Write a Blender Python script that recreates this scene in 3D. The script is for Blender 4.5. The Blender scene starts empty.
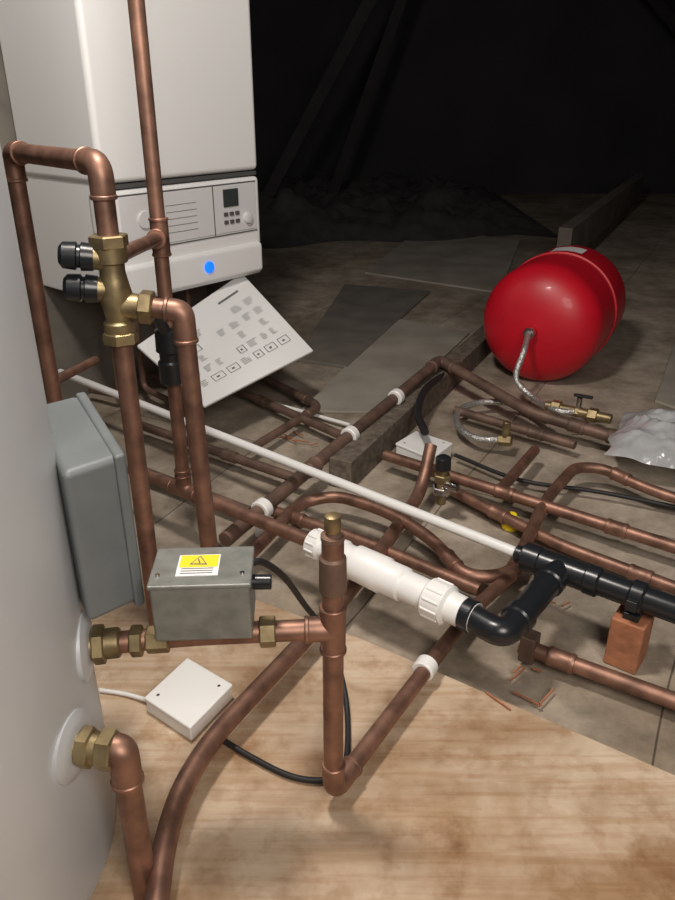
import bpy, bmesh, math, random
from mathutils import Vector, Matrix, noise
random.seed(4)
TH=math.radians(25.5)
# world coordinates (x mm, y mm, z m)
S={
'f4':[(-259,1469,.07),(373,2606,.12),(610,2198,.085),(862,2033,.06)],
'f6':[(136,1937,.06),(799,1434,.06),(1150,1168,.06)],
'f7':[(290,1781,.04),(523,1494,.04),(764,1293,.04),(1150,975,.04)],
'f8':[(-170,1641,.05),(53,1500,.05),(301,1304,.05)],
'f9':[(351,1141,.04),(624,973,.04),(900,803,.04)],
'f10':[(-770,1875,.3),(-700,2073,.3)],
'f11':[(-448,2587,.05),(23,2084,.05)],
'f12':[(-625,2175,.05),(-102,1803,.05)],
'f13':[(-550,1862,.05),(-219,1631,.05)],
'f14':[(426,1727,.06),(575,1971,.06)],
'f15':[(389,2300,.05),(709,2026,.05)],
'f16':[(-330,2700,.05),(-60,2330,.05),(-250,2010,.05)],
'whitepipe':[(-912,2336,.17),(375,1286,.15)],
'hose1':[(690,2600,.21),(671,2693,.13),(658,2589,.08),(675,2417,.05),(716,2275,.06),(783,2258,.06)],
'hose2':[(502,2040,.06),(419,2077,.05),(381,2175,.05),(406,2300,.05),(501,2371,.05),(614,2344,.05),(663,2208,.06)],
'hosedark':[(255,1998,.105),(251,2166,.105),(313,2388,.105),(489,2800,.03)],
'cableA':[(-122,836,.43),(-103,860,.42),(-77,908,.36),(-53,989,.25),(-13,1059,.12),(15,1007,.03),(14,884,.017),(-12,849,.017),(-71,853,.017),(-144,894,.017),(-213,941,.02)],
'cableW':[(-334,1015,.02),(-385,1037,.015),(-434,1047,.015)],
'cableB':[(348,1999,.03),(506,1840,.03),(706,1771,.03),(907,1675,.03)],
'cableC':[(-392,2563,.02),(-200,2418,.02),(41,2244,.02)],
'jbox':[(-337,998,.045),(-246,930,.045),(-189,1030,.045),(-281,1099,.045)],
'jbox2':[(176,2041,.05),(272,1938,.05),(344,2041,.05),(244,2129,.05)],
'ply':[(-796,1192,.01),(-440,1476,.01),(55,1192,.01),(700,757,.01),(960,451,.01),(900,-300,.01),(-900,-300,.01)],
'b1':[(-175,2946,.014),(38,2846,.014),(508,4097,.014),(43,4264,.014)],
'b2':[(167,4590,.012),(891,4083,.012),(1352,5686,.012),(665,6230,.012)],
'b3':[(-129,2396,.01),(163,2378,.01),(606,3330,.01),(279,3565,.01)],
'b4':[(1132,2490,.01),(1307,2226,.01),(1949,3362,.01),(1861,3915,.01)],
'clips4':[(-185,1599,.077),(37,1999,.095),(190,2269,.108)],
'debris':[(322,1082,.012),(818,2222,.012),(-118,2149,.01),(489,1356,.012)],
}
W={k:[(a/1000,b/1000,c) for a,b,c in v] for k,v in S.items()}
W['f1']=[(-.231,.607,.06),(-.24,.694,.06),(-.235,.792,.06),(-.202,.892,.06),(-.071,1.117,.06),(.015,1.266,.06),(.109,1.463,.06),(.218,1.717,.06),(.247,1.792,.16)]
W['f2']=[(-.007,.776,.045),(.187,1.107,.045),(.27,1.236,.045),(.382,1.366,.045)]
W['f3']=[(-.217,1.397,.05),(-.095,1.659,.06),(-.006,1.682,.07),(.117,1.606,.07),(.221,1.493,.06),(.278,1.347,.05),(.382,1.366,.045),(.53,1.674,.06),(.653,1.841,.07),(.725,1.835,.07),(.818,1.727,.06),(1.15,1.46,.05)]

# ---------- materials
def newmat(n):
    m=bpy.data.materials.new(n); m.use_nodes=True
    nt=m.node_tree; return m,nt,nt.nodes['Principled BSDF']
def mat(n,c,rough=.5,metal=0,c2=None,scale=8,bump=0,coat=0,stretch=None,detail=4,lo=.35,hi=.65,trans=0,emit=0):
    m,nt,b=newmat(n)
    b.inputs['Base Color'].default_value=(*c,1); b.inputs['Roughness'].default_value=rough
    b.inputs['Metallic'].default_value=metal; b.inputs['Coat Weight'].default_value=coat
    b.inputs['Transmission Weight'].default_value=trans
    if emit:
        b.inputs['Emission Color'].default_value=(*c,1); b.inputs['Emission Strength'].default_value=emit
    if c2 or bump:
        tc=nt.nodes.new('ShaderNodeTexCoord'); mp=nt.nodes.new('ShaderNodeMapping')
        nt.links.new(tc.outputs['Object'],mp.inputs[0])
        if stretch:
            mp.inputs['Scale'].default_value=stretch[:3]
            if len(stretch)>3: mp.inputs['Rotation'].default_value=(0,0,stretch[3])
        nz=nt.nodes.new('ShaderNodeTexNoise'); nz.inputs['Scale'].default_value=scale; nz.inputs['Detail'].default_value=detail
        nt.links.new(mp.outputs[0],nz.inputs['Vector'])
        if c2:
            r=nt.nodes.new('ShaderNodeValToRGB'); r.color_ramp.elements[0].position=lo; r.color_ramp.elements[1].position=hi
            r.color_ramp.elements[0].color=(*c,1); r.color_ramp.elements[1].color=(*c2,1)
            nt.links.new(nz.outputs['Fac'],r.inputs[0]); nt.links.new(r.outputs[0],b.inputs['Base Color'])
        if bump:
            bp=nt.nodes.new('ShaderNodeBump'); bp.inputs['Strength'].default_value=bump; bp.inputs['Distance'].default_value=.01
            nt.links.new(nz.outputs['Fac'],bp.inputs['Height']); nt.links.new(bp.outputs[0],b.inputs['Normal'])
    return m
COP=mat('copper',(.38,.21,.15),.48,.72,(.17,.095,.07),24,.08,lo=.3,hi=.7,detail=8)
COPD=mat('copper_dull',(.24,.15,.115),.58,.5,(.12,.08,.062),14,.12,detail=8)
BRASS=mat('brass',(.38,.30,.16),.45,.8,(.21,.16,.09),30,.1)
WPL=mat('white_plastic',(.80,.80,.79),.35)
WPIPE=mat('white_pipe_plastic',(.74,.74,.73),.3)
BPL=mat('black_plastic',(.013,.015,.018),.28)
BRUB=mat('black_rubber',(.012,.012,.013),.6)
RED=mat('red_paint',(.55,.006,.02),.42,0,(.44,.005,.016),4,0,coat=.08)
GREY=mat('grey_box_metal',(.17,.18,.165),.42,.35,(.24,.245,.23),40,.15)
GREY2=mat('grey_enclosure',(.12,.135,.14),.5,0,(.15,.165,.17),12,.03)
BOIL=mat('boiler_enamel',(.79,.80,.80),.3)
BOILP=mat('boiler_panel',(.66,.66,.67),.4)
SEAM=mat('dark_gap',(.08,.08,.08),.6)
BLUE=mat('blue_lamp',(.005,.12,.95),.3,emit=1.6)
LCD=mat('lcd',(.04,.05,.05),.2)
INK=mat('print_ink',(.15,.15,.15),.6)
CYL=mat('cylinder_coating',(.57,.59,.61),.42,.2,(.51,.53,.55),3,.02)
WOODD=mat('dark_timber',(.085,.067,.052),.85,0,(.16,.13,.10),6,.4,stretch=(8,8,8))
WOODC=mat('fired_block',(.42,.17,.085),.7,0,(.30,.12,.06),10,.2,stretch=(1,6,6))
STEEL=mat('braided_steel',(.72,.72,.70),.35,.75,(.40,.40,.39),150,.5)
CHR=mat('chrome',(.6,.6,.6),.2,1)
YEL=mat('yellow',(.85,.62,.02),.5)
LAB=mat('label_white',(.75,.75,.75),.5)
BAG=mat('plastic_film',(.72,.74,.76),.2,0,(.5,.52,.54),12,.8,trans=.35)
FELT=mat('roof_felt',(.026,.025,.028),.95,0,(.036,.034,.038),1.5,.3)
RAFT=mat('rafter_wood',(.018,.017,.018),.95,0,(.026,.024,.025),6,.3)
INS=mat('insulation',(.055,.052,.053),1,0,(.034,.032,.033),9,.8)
PLY=mat('plywood',(.49,.37,.26),.6,0,(.60,.48,.36),3.2,.1,stretch=(.6,4.5,1,.6),detail=12)
BGREY=mat('board_grey',(.12,.11,.095),.85,0,(.17,.155,.13),7,.1,detail=8)
BLITE=mat('board_light',(.36,.33,.28),.85,0,(.25,.225,.19),4,.1,detail=8)
def mul_noise(m,scale,c,lo,hi,dist=.4,fac=.9,st=None):
    nt=m.node_tree; b=nt.nodes['Principled BSDF']; tc=nt.nodes.new('ShaderNodeTexCoord')
    n=nt.nodes.new('ShaderNodeTexNoise'); n.inputs['Scale'].default_value=scale; n.inputs['Detail'].default_value=9; n.inputs['Distortion'].default_value=dist; n.inputs['Roughness'].default_value=.62
    if st:
        mp=nt.nodes.new('ShaderNodeMapping'); mp.inputs['Scale'].default_value=st[:3]; mp.inputs['Rotation'].default_value=(0,0,st[3])
        nt.links.new(tc.outputs['Object'],mp.inputs[0]); nt.links.new(mp.outputs[0],n.inputs['Vector'])
    else: nt.links.new(tc.outputs['Object'],n.inputs['Vector'])
    r=nt.nodes.new('ShaderNodeValToRGB'); r.color_ramp.elements[0].position=lo; r.color_ramp.elements[1].position=hi
    r.color_ramp.elements[0].color=(*c,1); r.color_ramp.elements[1].color=(1,1,1,1)
    nt.links.new(n.outputs['Fac'],r.inputs[0])
    mx=nt.nodes.new('ShaderNodeMix'); mx.data_type='RGBA'; mx.blend_type='MULTIPLY'; mx.inputs[0].default_value=fac
    src=b.inputs['Base Color'].links[0].from_socket
    nt.links.new(src,mx.inputs[6]); nt.links.new(r.outputs[0],mx.inputs[7]); nt.links.new(mx.outputs[2],b.inputs['Base Color'])
mul_noise(PLY,2.6,(.56,.42,.28),.38,.56,.3)
mul_noise(PLY,5,(.62,.48,.35),.34,.42,.1,.8)
mul_noise(PLY,22,(.72,.62,.52),.32,.50,.1,.8)
mul_noise(PLY,6,(.80,.70,.58),.40,.52,.1,.7,(.5,9,1,.6))
def floormat():
    m,nt,b=newmat('dusty_boards'); b.inputs['Roughness'].default_value=.85
    tc=nt.nodes.new('ShaderNodeTexCoord'); mp=nt.nodes.new('ShaderNodeMapping'); mp.inputs['Rotation'].default_value=(0,0,math.radians(-62))
    nt.links.new(tc.outputs['Object'],mp.inputs[0])
    wn=nt.nodes.new('ShaderNodeTexNoise'); wn.inputs['Scale'].default_value=1.1; wn.inputs['Detail'].default_value=2
    nt.links.new(tc.outputs['Object'],wn.inputs['Vector'])
    va=nt.nodes.new('ShaderNodeVectorMath'); va.operation='MULTIPLY_ADD'; va.inputs[1].default_value=(.09,.09,0)
    nt.links.new(wn.outputs['Color'],va.inputs[0]); nt.links.new(mp.outputs[0],va.inputs[2])
    br=nt.nodes.new('ShaderNodeTexBrick'); br.inputs['Scale'].default_value=1; br.offset=.37
    br.inputs['Brick Width'].default_value=2.9; br.inputs['Row Height'].default_value=.62; br.inputs['Mortar Size'].default_value=.0025; br.inputs['Mortar Smooth'].default_value=.5
    br.inputs['Color1'].default_value=(.45,.395,.325,1); br.inputs['Color2'].default_value=(.33,.29,.235,1); br.inputs['Mortar'].default_value=(.14,.12,.095,1)
    nt.links.new(va.outputs[0],br.inputs['Vector'])
    n=nt.nodes.new('ShaderNodeTexNoise'); n.inputs['Scale'].default_value=7; n.inputs['Detail'].default_value=12; n.inputs['Roughness'].default_value=.72
    nt.links.new(tc.outputs['Object'],n.inputs['Vector'])
    r=nt.nodes.new('ShaderNodeValToRGB'); r.color_ramp.elements[0].position=.34; r.color_ramp.elements[1].position=.66
    r.color_ramp.elements[0].color=(.52,.49,.46,1); r.color_ramp.elements[1].color=(1.15,1.12,1.1,1)
    nt.links.new(n.outputs['Fac'],r.inputs[0])
    mx=nt.nodes.new('ShaderNodeMix'); mx.data_type='RGBA'; mx.blend_type='MULTIPLY'; mx.inputs[0].default_value=1
    nt.links.new(br.outputs['Color'],mx.inputs[6]); nt.links.new(r.outputs[0],mx.inputs[7]); nt.links.new(mx.outputs[2],b.inputs['Base Color'])
    bp=nt.nodes.new('ShaderNodeBump'); bp.inputs['Strength'].default_value=.3; bp.inputs['Distance'].default_value=.01
    nt.links.new(n.outputs['Fac'],bp.inputs['Height']); nt.links.new(bp.outputs[0],b.inputs['Normal'])
    return m
FLOOR=floormat()
mul_noise(FLOOR,1.7,(.58,.54,.48),.38,.56,.3)

# ---------- geometry helpers
def group(n,loc=(0,0,0),rz=0):
    e=bpy.data.objects.new(n,None); e.empty_display_size=.05; bpy.context.collection.objects.link(e)
    e.location=loc; e.rotation_euler=(0,0,rz); return e
def mesh_obj(n,vs,fs,m,parent=None,smooth=False,bevel=0):
    me=bpy.data.meshes.new(n); me.from_pydata([tuple(v) for v in vs],[],fs); 
    bm=bmesh.new(); bm.from_mesh(me); bmesh.ops.recalc_face_normals(bm,faces=bm.faces); bm.to_mesh(me); bm.free()
    me.materials.append(m); o=bpy.data.objects.new(n,me); bpy.context.collection.objects.link(o)
    if smooth:
        for p in me.polygons: p.use_smooth=True
    if parent: o.parent=parent
    if bevel:
        md=o.modifiers.new('bev','BEVEL'); md.width=bevel; md.segments=3; md.limit_method='ANGLE'
        for p in me.polygons: p.use_smooth=True
        wn=o.modifiers.new('wn','WEIGHTED_NORMAL'); wn.keep_sharp=True
    return o
def box(n,c,s,m,parent=None,rz=0,bevel=0,R=None):
    x,y,z=[q/2 for q in s]; M=R if R is not None else Matrix.Rotation(rz,3,'Z')
    vs=[Vector(c)+M@Vector((a*x,b*y,d*z)) for a in(-1,1) for b in(-1,1) for d in(-1,1)]
    fs=[(0,1,3,2),(4,6,7,5),(0,4,5,1),(2,3,7,6),(0,2,6,4),(1,5,7,3)]
    return mesh_obj(n,vs,fs,m,parent,bevel=bevel)
def hexa(n,bot,top,m,parent=None,bevel=0):
    k=len(bot); vs=list(bot)+list(top)
    fs=[tuple(range(k)),tuple(range(k,2*k))]+[(i,(i+1)%k,k+(i+1)%k,k+i) for i in range(k)]
    return mesh_obj(n,vs,fs,m,parent,bevel=bevel)
def frame(d):
    d=Vector(d).normalized(); a=Vector((0,0,1)) if abs(d.z)<.9 else Vector((1,0,0))
    x=d.cross(a).normalized(); return x,d.cross(x)
def revolve(n,prof,p0,d,m,parent=None,seg=32,smooth=True):
    d=Vector(d).normalized(); x,y=frame(d); p0=Vector(p0); vs=[];fs=[]
    for s,r in prof:
        for i in range(seg):
            a=2*math.pi*i/seg; vs.append(p0+d*s+(x*math.cos(a)+y*math.sin(a))*max(r,1e-4))
    for j in range(len(prof)-1):
        for i in range(seg):
            k=(i+1)%seg; fs.append((j*seg+i,j*seg+k,(j+1)*seg+k,(j+1)*seg+i))
    fs.append(tuple(range(seg))[::-1]); fs.append(tuple((len(prof)-1)*seg+i for i in range(seg)))
    o=mesh_obj(n,vs,fs,m,parent,smooth=smooth)
    if smooth:
        try: o.data.set_sharp_from_angle(angle=math.radians(38))
        except Exception: pass
    return o
def cyl(n,p0,p1,r,m,parent=None,seg=28,c=None):
    p0,p1=Vector(p0),Vector(p1); L=(p1-p0).length; c=min(r*.12,L*.2) if c is None else c
    return revolve(n,[(0,r-c),(c,r),(L-c,r),(L,r-c)],p0,p1-p0,m,parent,seg)
def fillet(pts,R,seg=8):
    pts=[Vector(p) for p in pts]; out=[pts[0]]
    for i in range(1,len(pts)-1):
        a,b,c=pts[i-1],pts[i],pts[i+1]; d1=(a-b); d2=(c-b); l=min(R,d1.length*.48,d2.length*.48)
        s=b+d1.normalized()*l; e=b+d2.normalized()*l
        for k in range(seg+1):
            t=k/seg; out.append(s*(1-t)**2+b*2*t*(1-t)+e*t*t)
    out.append(pts[-1]); return out
def sweep(n,pts,r,m,parent=None,seg=16):
    q=[pts[0]]
    for p in pts[1:]:
        if (p-q[-1]).length>1e-5: q.append(p)
    pts=q; vs=[];fs=[]; N=len(pts)
    t0=(pts[1]-pts[0]).normalized(); x,y=frame(t0); prev=t0
    for i,p in enumerate(pts):
        t=(pts[min(i+1,N-1)]-pts[max(i-1,0)]).normalized()
        q=prev.rotation_difference(t); x=q@x; x=(x-t*x.dot(t)).normalized(); y=t.cross(x); prev=t
        for k in range(seg):
            a=2*math.pi*k/seg; vs.append(p+(x*math.cos(a)+y*math.sin(a))*r)
    for j in range(N-1):
        for i in range(seg):
            k=(i+1)%seg; fs.append((j*seg+i,j*seg+k,(j+1)*seg+k,(j+1)*seg+i))
    fs.append(tuple(range(seg))); fs.append(tuple((N-1)*seg+i for i in range(seg)))
    o=mesh_obj(n,vs,fs,m,parent,smooth=True)
    try: o.data.set_sharp_from_angle(angle=math.radians(50))
    except Exception: pass
    return o
def smoothpath(pts,n=10):
    pts=[Vector(p) for p in pts]; P_=[pts[0]*2-pts[1]]+pts+[pts[-1]*2-pts[-2]]; out=[]
    for i in range(1,len(P_)-2):
        a,b,c,d=P_[i-1:i+3]
        for k in range(n):
            t=k/n; out.append(.5*((2*b)+(c-a)*t+(2*a-5*b+4*c-d)*t*t+(3*b-a-3*c+d)*t**3))
    out.append(pts[-1]); return out
def pipe(n,pts,r,m=None,parent=None,R=.045,elbows=True,idx=None):
    m=m or COP
    g=parent or group(n); pts=[Vector(p) for p in pts]
    sweep('tube',fillet(pts,R),r,m,g)
    if elbows:
        for i in range(1,len(pts)-1):
            if idx is not None and i not in idx: continue
            a,b,c=pts[i-1],pts[i],pts[i+1]; d1=(a-b).normalized(); d2=(c-b).normalized(); L=R+.022
            sweep('elbow_%d'%i,fillet([b+d1*min(L,(a-b).length*.49),b,b+d2*min(L,(c-b).length*.49)],R),r*1.16,m,g)
            for d,l in((d1,(a-b).length),(d2,(c-b).length)):
                k=min(L,l*.49); cyl('ring_%d'%i,b+d*(k-.006),b+d*(k+.001),r*1.26,m,g)
    return g
def sleeve(g,p0,p1,t,L,r,m):
    p0,p1=Vector(p0),Vector(p1); d=(p1-p0).normalized(); c=p0.lerp(p1,t)
    revolve('coupling',[(0,r*1.02),(0,r*1.18),(L*.12,r*1.28),(L*.2,r*1.18),(L*.8,r*1.18),(L*.88,r*1.28),(L,r*1.18),(L,r*1.02)],c-d*L/2,d,m,g)
def tee(g,c,d1,d2,r,m,L=.04):
    c=Vector(c); d1=Vector(d1).normalized(); d2=Vector(d2).normalized()
    cyl('tee_run',c-d1*L,c+d1*L,r*1.18,m,g); cyl('tee_branch',c,c+d2*L,r*1.18,m,g)
    for s in(-1,1): cyl('tee_rim',c+d1*s*(L-.003),c+d1*s*(L+.003),r*1.28,m,g)
    cyl('tee_rim',c+d2*(L-.003),c+d2*(L+.003),r*1.28,m,g)
def nut(g,p,d,r,L,m):
    d=Vector(d).normalized(); p=Vector(p)
    revolve('nut',[(-L/2,r*.9),(-L/2+.002,r),(L/2-.002,r),(L/2,r*.9)],p,d,m,g,seg=6,smooth=False)

# ---------- room
XL,XR,YF,YB,XRG=-2.6,4.6,-1.2,8.6,1.0; ZE=.4; ZR=3.64
mesh_obj('floor',[(XL,YF,0),(XR,YF,0),(XR,YB,0),(XL,YB,0),(XL,YF,-.05),(XR,YF,-.05),(XR,YB,-.05),(XL,YB,-.05)],[(0,1,2,3),(4,5,6,7),(0,1,5,4),(1,2,6,5),(2,3,7,6),(3,0,4,7)],FLOOR)
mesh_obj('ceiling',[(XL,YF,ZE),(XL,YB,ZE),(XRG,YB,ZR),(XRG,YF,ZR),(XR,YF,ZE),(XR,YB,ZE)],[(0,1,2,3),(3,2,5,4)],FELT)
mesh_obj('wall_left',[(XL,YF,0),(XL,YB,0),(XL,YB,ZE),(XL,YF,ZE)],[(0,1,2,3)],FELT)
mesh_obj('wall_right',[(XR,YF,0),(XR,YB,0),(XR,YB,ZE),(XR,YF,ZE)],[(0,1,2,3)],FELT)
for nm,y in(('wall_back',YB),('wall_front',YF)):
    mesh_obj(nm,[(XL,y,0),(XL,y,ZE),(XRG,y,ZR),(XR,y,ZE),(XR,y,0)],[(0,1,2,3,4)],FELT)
g=group('roof_rafters')
sl=Vector((XRG-XL,0,ZR-ZE)); Ls=sl.length; sl.normalize()
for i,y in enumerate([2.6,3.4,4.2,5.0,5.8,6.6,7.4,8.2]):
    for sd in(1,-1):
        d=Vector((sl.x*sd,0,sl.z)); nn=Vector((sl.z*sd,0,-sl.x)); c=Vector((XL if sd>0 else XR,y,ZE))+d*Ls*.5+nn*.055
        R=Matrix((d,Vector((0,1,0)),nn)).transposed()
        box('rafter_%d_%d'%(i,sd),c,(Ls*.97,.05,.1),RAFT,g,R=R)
g=group('roof_truss_braces')
for i,(a,b) in enumerate([((-.7,6.4,.02),(1.0,6.4,2.9)),((-.1,7.2,.02),(.95,7.2,2.8))]):
    a,b=Vector(a),Vector(b); d=(b-a).normalized(); R=Matrix((d,Vector((0,1,0)),d.cross(Vector((0,1,0))))).transposed()
    box('brace_%d'%i,(a+b)/2,((b-a).length,.045,.09),RAFT,g,R=R)
N=70; vs=[];fs=[]
for j in range(N):
    for i in range(N):
        x=-1.6+3.3*i/(N-1); y=5.7+2.7*j/(N-1)
        e=min(1,j/12)*min(1,i/5,(N-1-i)/12)
        h=e*(.14+.20*noise.noise(Vector((x*1.3,y*1.3,0)))+.14*noise.noise(Vector((x*4,y*4,3)))+.07*noise.noise(Vector((x*11,y*11,3))))+.02*(j/N)
        yw=y+.6*noise.noise(Vector((x*1.1,2,7)))*(1-j/(N-1))
        vs.append((x,yw,max(h,.002)))
for j in range(N-1):
    for i in range(N-1): fs.append((j*N+i,j*N+i+1,(j+1)*N+i+1,(j+1)*N+i))
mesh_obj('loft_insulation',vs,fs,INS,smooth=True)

def slab(n,top,h,m,bevel=0.002):
    return hexa(n,[(p[0],p[1],p[2]-h) for p in top],top,m,bevel=bevel)
slab('plywood_board',W['ply'],.0095,PLY)
slab('floor_board',W['b1'],.0135,BGREY)
slab('floor_board.001',W['b2'],.0115,BLITE)
slab('floor_board.002',W['b3'],.0095,BLITE)
slab('floor_board.003',W['b4'],.0095,BLITE)
jd=Vector((.447,.894,0)); j0=Vector((.132,2.097,0))-jd*.28
jc=j0+jd*2.8+Vector((0,0,.045)); rz=math.atan2(.894,.447)
box('timber_joist',jc,(5.6,.07,.088),WOODD,rz=rz,bevel=.003)
c=j0+jd*4.75+Vector((0,0,.19)); box('timber_beam',c,(3.6,.08,.2),mat('beam_wood',(.13,.11,.095),.85,0,(.19,.165,.14),6,.3),rz=rz,bevel=.003)

# ---------- hot water cylinder
g=group('hot_water_cylinder'); TC=Vector((-.602,.716,0)); TR=.28
prof=[(0.011,TR-.02),(.02,TR-.004),(.05,TR),(1.25,TR),(1.32,TR-.03),(1.37,TR-.10),(1.40,0.0)]
revolve('shell',prof,TC,(0,0,1),CYL,g,seg=96)
def tank_pt(p,z):
    d=Vector((p[0],p[1],0))-Vector((TC.x,TC.y,0)); d.normalize(); return Vector((TC.x,TC.y,z))+d*TR,d
for nm,p,z in(('upper',(-.33,.765),.354),('lower',(-.25,.665),.275)):
    q,d=tank_pt(p,z); revolve('boss_'+nm,[(-.005,.045),(.002,.045),(.006,.036),(.008,.028)],q,d,CYL,g,seg=32)
    nut(g,q+d*.018,d,.026,.016,BRASS); cyl('boss_thread_'+nm,q,q+d*.045,.020,BRASS,g)
g=group('immersion_control_box')
nb=[(-.31,.75),(-.256,.80),(-.368,1.0),(-.42,.955)]
hexa('casing',[(x,y,.40) for x,y in nb],[(x,y,.612) for x,y in nb],GREY2,g,bevel=.010)
lb=[(-.261,.788),(-.250,.797),(-.360,1.003),(-.373,.997)]
hexa('lid',[(x,y,.397) for x,y in lb],[(x,y,.615) for x,y in lb],GREY2,g,bevel=.004)

q,d=tank_pt((-.33,.765),.354)
g=pipe('cylinder_flow_pipe',[q+d*.02,(-.20,.79,.352),(-.005,.803,.352)],.0145,elbows=False)
nut(g,(-.262,.777,.353),(1,.08,0),.021,.016,BRASS); nut(g,(-.093,.797,.352),(1,.08,0),.021,.022,BRASS)
nut(g,(-.235,.78,.353),(1,.08,0),.018,.03,BRASS)
q,d=tank_pt((-.25,.665),.275)
g=pipe('cylinder_return_pipe',[q+d*.02,(-.262,.668,.277),(-.26,.66,.012)],.0165,R=.03)
nut(g,q+d*.045,d,.026,.02,BRASS)
g=pipe('drain_riser_pipe',[(-.006,.803,.50),(-.006,.803,.045),W['f2'][1],W['f2'][2],W['f2'][3]],.0145,R=.035,idx=[1])
tee(g,(-.006,.803,.352),(0,0,1),(-1,-.05,0),.0145,COP,.035)
revolve('air_vent_cap',[(0,.018),(.005,.0185),(.05,.0175),(.055,.013),(.075,.013),(.078,.0155),(.084,.0155),(.086,.009),(.10,.009),(.102,.006)],(-.006,.803,.415),(0,0,1),COPD,g)
revolve('vent_top',[(0,.010),(.004,.011),(.022,.010),(.024,.006)],(-.006,.803,.505),(0,0,1),BRASS,g)
cp=Vector((.161,1.072,.045)); dd=(Vector(W['f2'][1])-Vector(W['f2'][0])).normalized()
cyl('pipe_clip',cp-dd*.014,cp+dd*.014,.021,WPL,g)
g=group('motorised_valve')
box('housing',(-.170,.79,.417),(.122,.082,.082),GREY,g,rz=.05,bevel=.004)
box('lid',(-.170,.79,.459),(.126,.086,.006),GREY,g,rz=.05,bevel=.002)
box('warning_label',(-.175,.79,.4625),(.052,.046,.001),LAB,g,rz=.05)
box('label_yellow',(-.175,.798,.4632),(.048,.026,.001),YEL,g,rz=.05)
for k in range(3): box('label_text',(-.175,.782-.005*k,.4632),(.04,.0015,.0006),INK,g,rz=.05)
def tri(n,c,s,z,m,g):
    vs=[(c[0]+s*math.cos(k*2.0944+1.5708),c[1]+s*math.sin(k*2.0944+1.5708),z+dz) for dz in(0,.0006) for k in range(3)]
    return mesh_obj(n,vs,[(0,1,2),(3,4,5),(0,1,4,3),(1,2,5,4),(2,0,3,5)],m,g)
tri('warning_triangle',(-.175,.796),.013,.4637,INK,g); tri('warning_triangle_inner',(-.175,.796),.0095,.4641,YEL,g)
box('warning_bolt',(-.175,.796,.465),(.002,.009,.0004),INK,g,rz=.3)
for dx in(-.052,.052):
    cyl('screw',(-.170+dx,.79+dx*.05-.02,.461),(-.170+dx,.79+dx*.05-.02,.4645),.003,CHR,g)
cyl('cable_gland',(-.11,.80,.43),(-.085,.80,.43),.010,BPL,g)

g=pipe('primary_flow_pipe',[(-.607,1.5,.02),(-.607,1.5,.90),(-.357,1.2,.905),(-.359,1.2,.012)],.0165,R=.03)
g=group('pressure_relief_valve')
revolve('body',[(0,.022),(.004,.025),(.03,.025),(.034,.02),(.05,.022),(.075,.027),(.10,.022),(.112,.02),(.125,.02),(.128,.026),(.155,.026),(.16,.02)],(-.358,1.2,.63),(0,0,1),BRASS,g)
nut(g,(-.358,1.2,.79),(0,0,1),.031,.02,BRASS); nut(g,(-.358,1.2,.635),(0,0,1),.03,.02,BRASS)
ad=Vector((-.95,-.2,.12)).normalized()
for z in(.762,.712):
    p=Vector((-.350,1.2,z)); cyl('side_boss',p,p+ad*.04,.019,BRASS,g)
    revolve('cap',[(0,.012),(.002,.021),(.02,.0225),(.022,.018),(.026,.018),(.028,.022),(.048,.0205),(.054,.013)],p+ad*.032,ad,BPL,g)
cyl('outlet',(-.358,1.2,.69),(-.30,1.2,.682),.021,BRASS,g); nut(g,(-.31,1.2,.685),(1,0,-.1),.028,.022,BRASS)
g=pipe('boiler_return_pipe',[(-.31,1.2,.685),(-.252,1.2,.678),(-.238,1.2,.012)],.0165,R=.03)
g=pipe('gas_riser_pipe',[(-.36,1.56,2.2),(-.362,1.56,.15),(-.0534,1.335,.15)],.0155,R=.035)
cyl('branch',(-.352,1.2,.765),(-.36,1.56,.735),.0125,COP,g)
tee(g,(-.36,1.56,.735),(0,0,1),(0,-1,.05),.0155,COP,.035)
tee(g,(-.362,1.56,.15),(1,-.73,0),(0,0,1),.0155,COP,.04)
cyl('tail',(-.362,1.56,.15),(-.52,1.675,.15),.015,COP,g)
revolve('insulated_valve',[(0,.02),(.004,.026),(.05,.027),(.054,.022),(.07,.022),(.075,.028),(.12,.027),(.125,.02)],(-.361,1.545,.425),(0,0,1),BPL,g)
cyl('valve_handle',(-.361,1.53,.545),(-.375,1.50,.60),.012,BPL,g)
# ---------- boiler
BR=math.radians(50); g=group('wall_boiler',(-.658,2.2,0),BR)
w=.615; dp=.43
box('casing',(w/2,dp/2,1.03),(w,dp,.53),BOIL,g,bevel=.018)
box('chassis',(w/2,dp/2+.015,.60),(w-.02,dp-.03,.36),BOIL,g,bevel=.006)
box('control_panel',(w/2,.04,.585),(w-.004,.085,.325),BOIL,g,bevel=.016)
box('panel_inset',(w/2+.01,-.001,.655),(w-.07,.008,.15),BOILP,g,bevel=.003)
box('panel_gap_upper',(w/2+.01,-.0025,.733),(w-.07,.006,.003),SEAM,g)
box('panel_gap_lower',(w/2+.01,-.0025,.575),(w-.07,.006,.003),SEAM,g)
box('panel_division',(.40,-.0035,.655),(.003,.006,.15),SEAM,g)
box('seam',(w/2,.02,.757),(w-.02,.03,.012),SEAM,g)
box('display',(.475,-.006,.69),(.065,.006,.055),LCD,g,bevel=.002)
for i in range(3):
    for j in range(2): box('button_%d%d'%(i,j),(.45+.025*i,-.006,.64-.025*j),(.017,.006,.012),SEAM,g,bevel=.001)
revolve('knob',[(0,.018),(.012,.017),(.014,.012)],(.545,-.004,.62),(0,-1,0),BOILP,g)
cyl('gauge',(.13,-.003,.66),(.13,-.012,.66),.026,BOILP,g)
for k in range(5): box('pipe_legend',(.27,-.0055,.61+.02*k),(.12,.001,.0012),SEAM,g)
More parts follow.
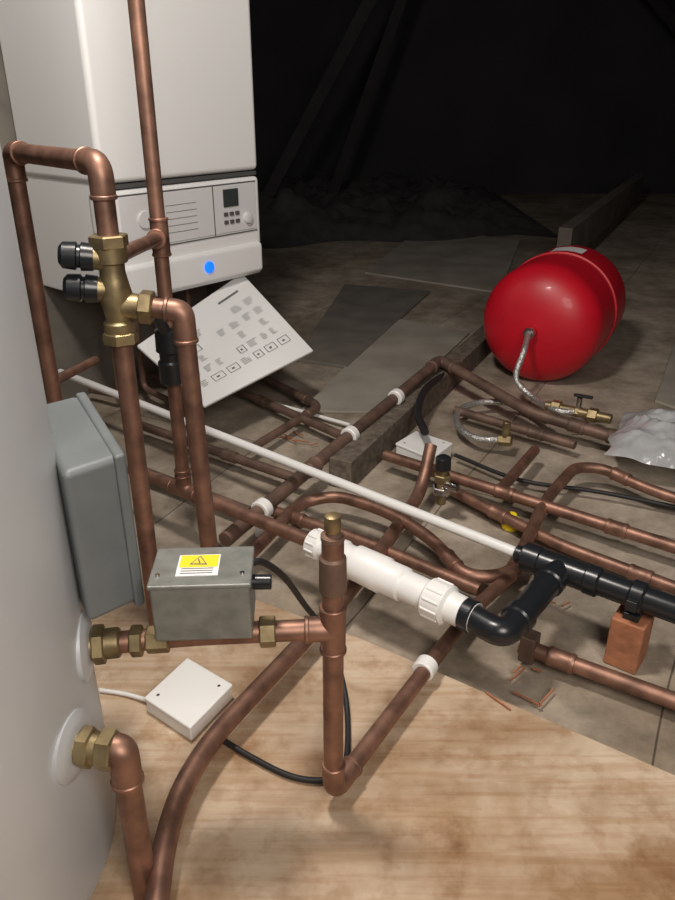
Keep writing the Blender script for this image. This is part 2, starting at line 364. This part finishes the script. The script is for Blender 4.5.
box('lip',(w/2,-.006,.485),(w-.03,.03,.10),BOIL,g,bevel=.014)
revolve('status_light',[(0,.02),(.006,.018),(.009,.009)],(.35,-.02,.487),(0,-1,0),BLUE,g)
A=Vector((-.611,2.2,.305));B=Vector((-.335,2.64,.43));C=Vector((-.080,2.42,.217));D=Vector((-.39,2.05,.165))
g2=group('boiler_instruction_flap')
nn=(B-A).cross(D-A).normalized(); nn=nn if nn.z>0 else -nn
hexa('panel',[p-nn*.012 for p in(A,B,C,D)],[A,B,C,D],BOIL,g2,bevel=.004)
def onflap(s,t,h=.0012): return A.lerp(B,s).lerp(D.lerp(C,s),t)+nn*h
def mark(s0,t0,s1,t1,m=INK):
    hexa('print',[onflap(*q,.0002) for q in((s0,t0),(s1,t0),(s1,t1),(s0,t1))],[onflap(*q) for q in((s0,t0),(s1,t0),(s1,t1),(s0,t1))],m,g2)
mark(.66,.12,.86,.14); mark(.2,.12,.40,.135)
for r in range(5):
    t=.24+.125*r; s=.1
    while s<.88:
        L=random.uniform(.05,.10); k=random.random()
        if k<.45:
            for q in range(4): mark(s,t+.019*q,s+L*random.uniform(.5,1),t+.019*q+.0035)
        elif k<.75:
            mark(s,t,s+L,t+.003); mark(s,t+.07,s+L,t+.073); mark(s,t,s+.003,t+.07); mark(s+L,t,s+L+.003,t+.073); mark(s+L*.35,t+.03,s+L*.6,t+.045)
        s+=L+.04
cyl('hinge_stay',B,B+Vector((-.02,.03,.03)),.006,BPL,g2)
g3=group('boiler_backing_frame',(-.658,2.2,0),BR)
box('board',(w/2,dp+.014,.66),(w+.2,.022,1.32),BGREY,g3)
box('post_1',(-.05,dp+.055,.70),(.05,.05,1.4),WOODD,g3); box('post_2',(w+.05,dp+.055,.7),(.05,.05,1.4),WOODD,g3)
tails=group('boiler_tail_pipes',(-.658,2.2,0),BR)
for i,x in enumerate((.1,.2,.32,.43)):
    sweep('tail_%d'%i,fillet([(x,.2,.415),(x,.2,.06),(x-.02,-.05 if i%2 else .35,.05)],.03),.011,COPD,tails)

# ---------- white/black waste
g=group('condensate_waste_pipe')
a,b=Vector(W['whitepipe'][0]),Vector(W['whitepipe'][1]); cyl('white_tube',a,b,.0115,WPIPE,g)
p0=Vector((-.0534,1.335,.15)); p1=Vector((.2463,1.083,.15)); d=(p1-p0).normalized(); L=(p1-p0).length
revolve('white_union',[(0,.02),(.002,.030),(.03,.031),(.035,.026),(.05,.026),(.055,.033),(.085,.034),(.09,.030),(.115,.030),(.118,.036),(.19,.037),(.194,.034),(.235,.034),(.24,.030),(.29,.030),(.295,.038),(.335,.038),(.34,.03),(L,.028)],p0,d,WPL,g,seg=40)
for k in range(12):
    an=k*math.pi/6; x_,y_=frame(d); rr=x_*math.cos(an)+y_*math.sin(an)
    cyl('grip_rib',p0+d*.298+rr*.0375,p0+d*.332+rr*.0375,.0028,WPL,g,seg=8)
    cyl('grip_rib',p0+d*.005+rr*.0305,p0+d*.028+rr*.0305,.0025,WPL,g,seg=8)
m1=Vector((.381,1.282,.15)); md=Vector((.233,-.176,0)).normalized(); mj=m1+md*.075
k0=p1-d*.02; kc=Vector((.288,1.036,.15))
sweep('black_elbow_run',fillet([k0,kc,mj],.026),.0255,BPL,g,seg=24)
cyl('collar',k0-d*.005,k0+d*.02,.031,BPL,g)
e=(mj-kc).normalized()
cyl('collar',kc+e*.045,kc+e*.075,.030,BPL,g); cyl('collar',mj-e*.065,mj-e*.035,.030,BPL,g)
cyl('black_main',m1,m1+md*.9,.0245,BPL,g)
cyl('tee_collar',m1-md*.004,m1+md*.035,.030,BPL,g); cyl('tee_collar',mj+md*.05,mj+md*.08,.030,BPL,g); cyl('tee_body',m1+md*.03,mj+md*.055,.0275,BPL,g)
cyl('reducer',m1-md*.02,m1,.018,BPL,g)
g=group('pipe_support_clamp')
kb=m1+md*.225; 
box('brick_block',(kb.x,kb.y,.0545),(.062,.07,.108),WOODC,g,rz=math.atan2(md.y,md.x),bevel=.003)
cyl('clamp_ring',kb-md*.014,kb+md*.014,.031,BPL,g)
box('clamp_foot',(kb.x,kb.y,.116),(.03,.05,.014),BPL,g,rz=math.atan2(md.y,md.x),bevel=.002)
for s in(-1,1):
    pp=Vector((-md.y,md.x,0))*s*.034; box('clamp_ear',kb+pp,(.02,.012,.022),BPL,g,rz=math.atan2(md.y,md.x),bevel=.002)

# ---------- floor pipework
nm=iter(['copper_pipe']+['copper_pipe.%03d'%i for i in range(1,40)])
def fp(k,r,m=None,idx=(),sl=(),R=.06):
    g=pipe(next(nm),W[k],r,m,R=R,idx=list(idx))
    for (i,t) in sl: sleeve(g,W[k][i],W[k][i+1],t,.05,r,m or COP)
    return g
fp('f1',.0165,R=.08)
fp('f3',.015,sl=[(4,.6),(6,.15),(9,.4)],R=.09)
g4=fp('f4',.0185,COPD,idx=(1,),sl=[(0,.3),(2,.5),(2,.9)])
for p in W['clips4']:
    dd=(Vector(W['f4'][1])-Vector(W['f4'][0])).normalized(); p=Vector(p)
    cyl('pipe_clip',p-dd*.014,p+dd*.014,.026,WPL,g4); box('clip_base',(p.x,p.y,p.z/2),(.025,.032,p.z),WPL,g4,rz=math.atan2(dd.y,dd.x))
fp('f6',.0155,sl=[(0,.2),(0,.45),(0,.8)])
fp('f7',.0145,sl=[(0,.5),(1,.6)])
fp('f8',.0145,sl=[(0,.3)])
g=fp('f9',.0155,sl=[(0,.25)])
p=Vector(W['f9'][0]); box('end_fitting',(p.x+.015,p.y-.01,.045),(.03,.035,.06),COPD,g,rz=-.6,bevel=.004)
fp('f10',.013); fp('f11',.014,COPD,sl=[(0,.4)]); fp('f12',.014,COPD,sl=[(0,.6)]); fp('f13',.014,COPD)
fp('f14',.015); fp('f15',.014,COPD,sl=[(0,.7)]); fp('f16',.013,COPD,idx=(1,))
g=group('drain_valve'); v0=Vector((.264,1.674,.06)); v1=Vector((v0.x,v0.y,.15))
cyl('stem',(v0.x,v0.y,.05),v1,.013,BRASS,g); nut(g,(v0.x,v0.y,.09),(0,0,1),.024,.02,CHR); nut(g,(v0.x,v0.y,.125),(0,0,1),.022,.02,BRASS)
revolve('cap',[(0,.02),(.03,.019),(.035,.012)],v1,(0,0,1),BPL,g); cyl('spout',(v0.x,v0.y,.11),(v0.x+.035,v0.y-.03,.11),.012,CHR,g)
# ---------- expansion vessel
g=group('expansion_vessel'); ax=Vector((.505,.863,0)).normalized(); c0=Vector((.752,2.71,.225)); R0=.222
prof=[]
for k in range(15):
    a=math.pi/2*k/14; prof.append((-.125*math.cos(a)**.9+.02,R0*math.sin(a)**.9))
prof+=[(.20,R0),(.21,R0),(.212,R0+.006),(.222,R0+.006),(.224,R0),(.40,R0)]
for k in range(1,13):
    a=math.pi/2*k/12; prof.append((.40+.12*math.sin(a),R0*math.cos(a)))
revolve('shell',prof,c0,ax,RED,g,seg=80)
cyl('port',c0-ax*.130,c0-ax*.09,.02,RED,g); nut(g,c0-ax*.135,ax,.022,.02,CHR)
sx=ax.cross(Vector((0,0,1)))
vs=[];fs=[]
for i in range(9):
    an=math.radians(72+ i*4)
    for s in(.27,.36): vs.append(c0+ax*s+(sx*-math.cos(an)+Vector((0,0,1))*math.sin(an))*(R0+.001))
for i in range(8): fs.append((2*i,2*i+1,2*i+3,2*i+2))
mesh_obj('label',vs,fs,LAB,g,smooth=True)
h=[Vector(q) for q in W['hose1']]; h[0]=c0-ax*.147; h[1]=Vector((.645,2.49,.19)); h[2]=Vector((.622,2.465,.10))
g=group('braided_hose'); sweep('hose',smoothpath(h),.0105,STEEL,g); nut(g,h[-1],h[-1]-h[-2],.017,.025,BRASS)
g=group('braided_hose.001'); h=W['hose2']; sweep('hose',smoothpath(h),.0105,STEEL,g)
nut(g,h[0],Vector(h[0])-Vector(h[1]),.018,.04,BRASS); nut(g,h[-1],Vector(h[-1])-Vector(h[-2]),.018,.03,BRASS)
cyl('stopcock',Vector(h[0]),Vector(h[0])+Vector((0,0,.06)),.012,BRASS,g)
g=group('filling_valve'); p=Vector(W['hose1'][-1])
cyl('body',p-Vector((.09,-.06,0)),p+Vector((.09,-.06,0)),.016,BRASS,g); nut(g,p+Vector((.04,-.027,0)),(.8,-.5,0),.024,.03,BRASS); nut(g,p-Vector((.06,-.04,0)),(.8,-.5,0),.024,.03,BRASS)
cyl('stem',p,p+Vector((0,0,.05)),.009,CHR,g); box('lever',p+Vector((.01,0,.055)),(.06,.014,.008),BRUB,g,rz=-.5,bevel=.002)
sweep('rubber_hose',smoothpath(W['hosedark']),.012,BRUB)
for n,k,r,m in(('black_cable','cableA',.005,BRUB),('white_cable','cableW',.004,WPL),('black_cable.001','cableB',.006,BRUB),('white_cable.001','cableC',.006,WPL)):
    sweep(n,smoothpath(W[k]),r,m)
for n,k,h in(('junction_box','jbox',.033),('junction_box.001','jbox2',.03)):
    q=[Vector(x) for x in W[k]]; g=group(n); c=sum(q,Vector())/4
    hexa('base',[Vector((p.x,p.y,.011 if k=='jbox' else .002)) for p in q],[p-Vector((0,0,.008)) for p in q],WPL,g,bevel=.003)
    q2=[c+(p-c)*1.03 for p in q]; hexa('lid',[p-Vector((0,0,.009)) for p in q2],q2,WPL,g,bevel=.003)
    for i in(0,2): cyl('screw',c+(q[i]-c)*.7,c+(q[i]-c)*.7+Vector((0,0,.001)),.003,CHR,g)
bm=bmesh.new(); bmesh.ops.create_grid(bm,x_segments=50,y_segments=50,size=.5)
me=bpy.data.meshes.new('plastic_bag')
for v in bm.verts:
    x,y=v.co.x,v.co.y; e=max(0,1-(abs(x*2)**4))*max(0,1-(abs(y*2)**4))
    z=.005+e*(.055+.03*noise.noise(Vector((x*5,y*5,1)))+.018*abs(noise.noise(Vector((x*14,y*14,2)))))
    v.co=Vector((x*.40+.02*noise.noise(Vector((x*4,y*4,9))),y*.36+.02*noise.noise(Vector((y*4,x*4,5))),z+.075))
bmesh.ops.rotate(bm,verts=bm.verts,cent=(0,0,0),matrix=Matrix.Rotation(-.5,3,'Z')); bm.to_mesh(me); bm.free(); me.materials.append(BAG)
o=bpy.data.objects.new('plastic_bag',me); o.location=(1.01,1.96,0); bpy.context.collection.objects.link(o)
for p_ in me.polygons: p_.use_smooth=True
revolve('yellow_cap',[(0,.022),(.003,.024),(.026,.021),(.03,.014),(.04,.012),(.042,.006)],(.440,1.637,.001),(0,0,1),YEL)
g=group('wood_debris')
for p in W['debris']:
    for k in range(6):
        q=Vector(p)+Vector((random.uniform(-.06,.06),random.uniform(-.06,.06),0)); box('splinter',(q.x,q.y,.013),(random.uniform(.015,.06),.003,.003),WOODC,g,rz=random.uniform(-.9,.9))

# ---------- lights
def point(n,loc,e,c,r):
    l=bpy.data.lights.new(n,'POINT'); l.energy=e; l.color=c; l.shadow_soft_size=r
    o=bpy.data.objects.new(n,l); o.location=loc; bpy.context.collection.objects.link(o)
point('loft_lamp',(-.3,1.05,2.0),100,(1,.92,.84),.12)
l=bpy.data.lights.new('fill_light','AREA'); l.energy=36; l.color=(1,.92,.84); l.size=.9  # unseen soft fill added behind the camera to brighten the scene
o=bpy.data.objects.new('fill_light',l); o.location=(.5,-.6,1.7); bpy.context.collection.objects.link(o)
o.rotation_euler=(Vector((.3,2.0,.1))-Vector(o.location)).to_track_quat('-Z','Y').to_euler()
w_=bpy.data.worlds.new('world'); bpy.context.scene.world=w_; w_.use_nodes=True
w_.node_tree.nodes['Background'].inputs[0].default_value=(.02,.02,.022,1)
cd=bpy.data.cameras.new('camera'); cd.sensor_fit='VERTICAL'; cd.sensor_height=36; cd.lens=30; cd.clip_start=.01
co=bpy.data.objects.new('camera',cd); co.location=(0,0,1); co.rotation_euler=(math.radians(90)-TH,0,0)
bpy.context.collection.objects.link(co); bpy.context.scene.camera=co
bpy.context.scene.view_settings.view_transform='Standard'
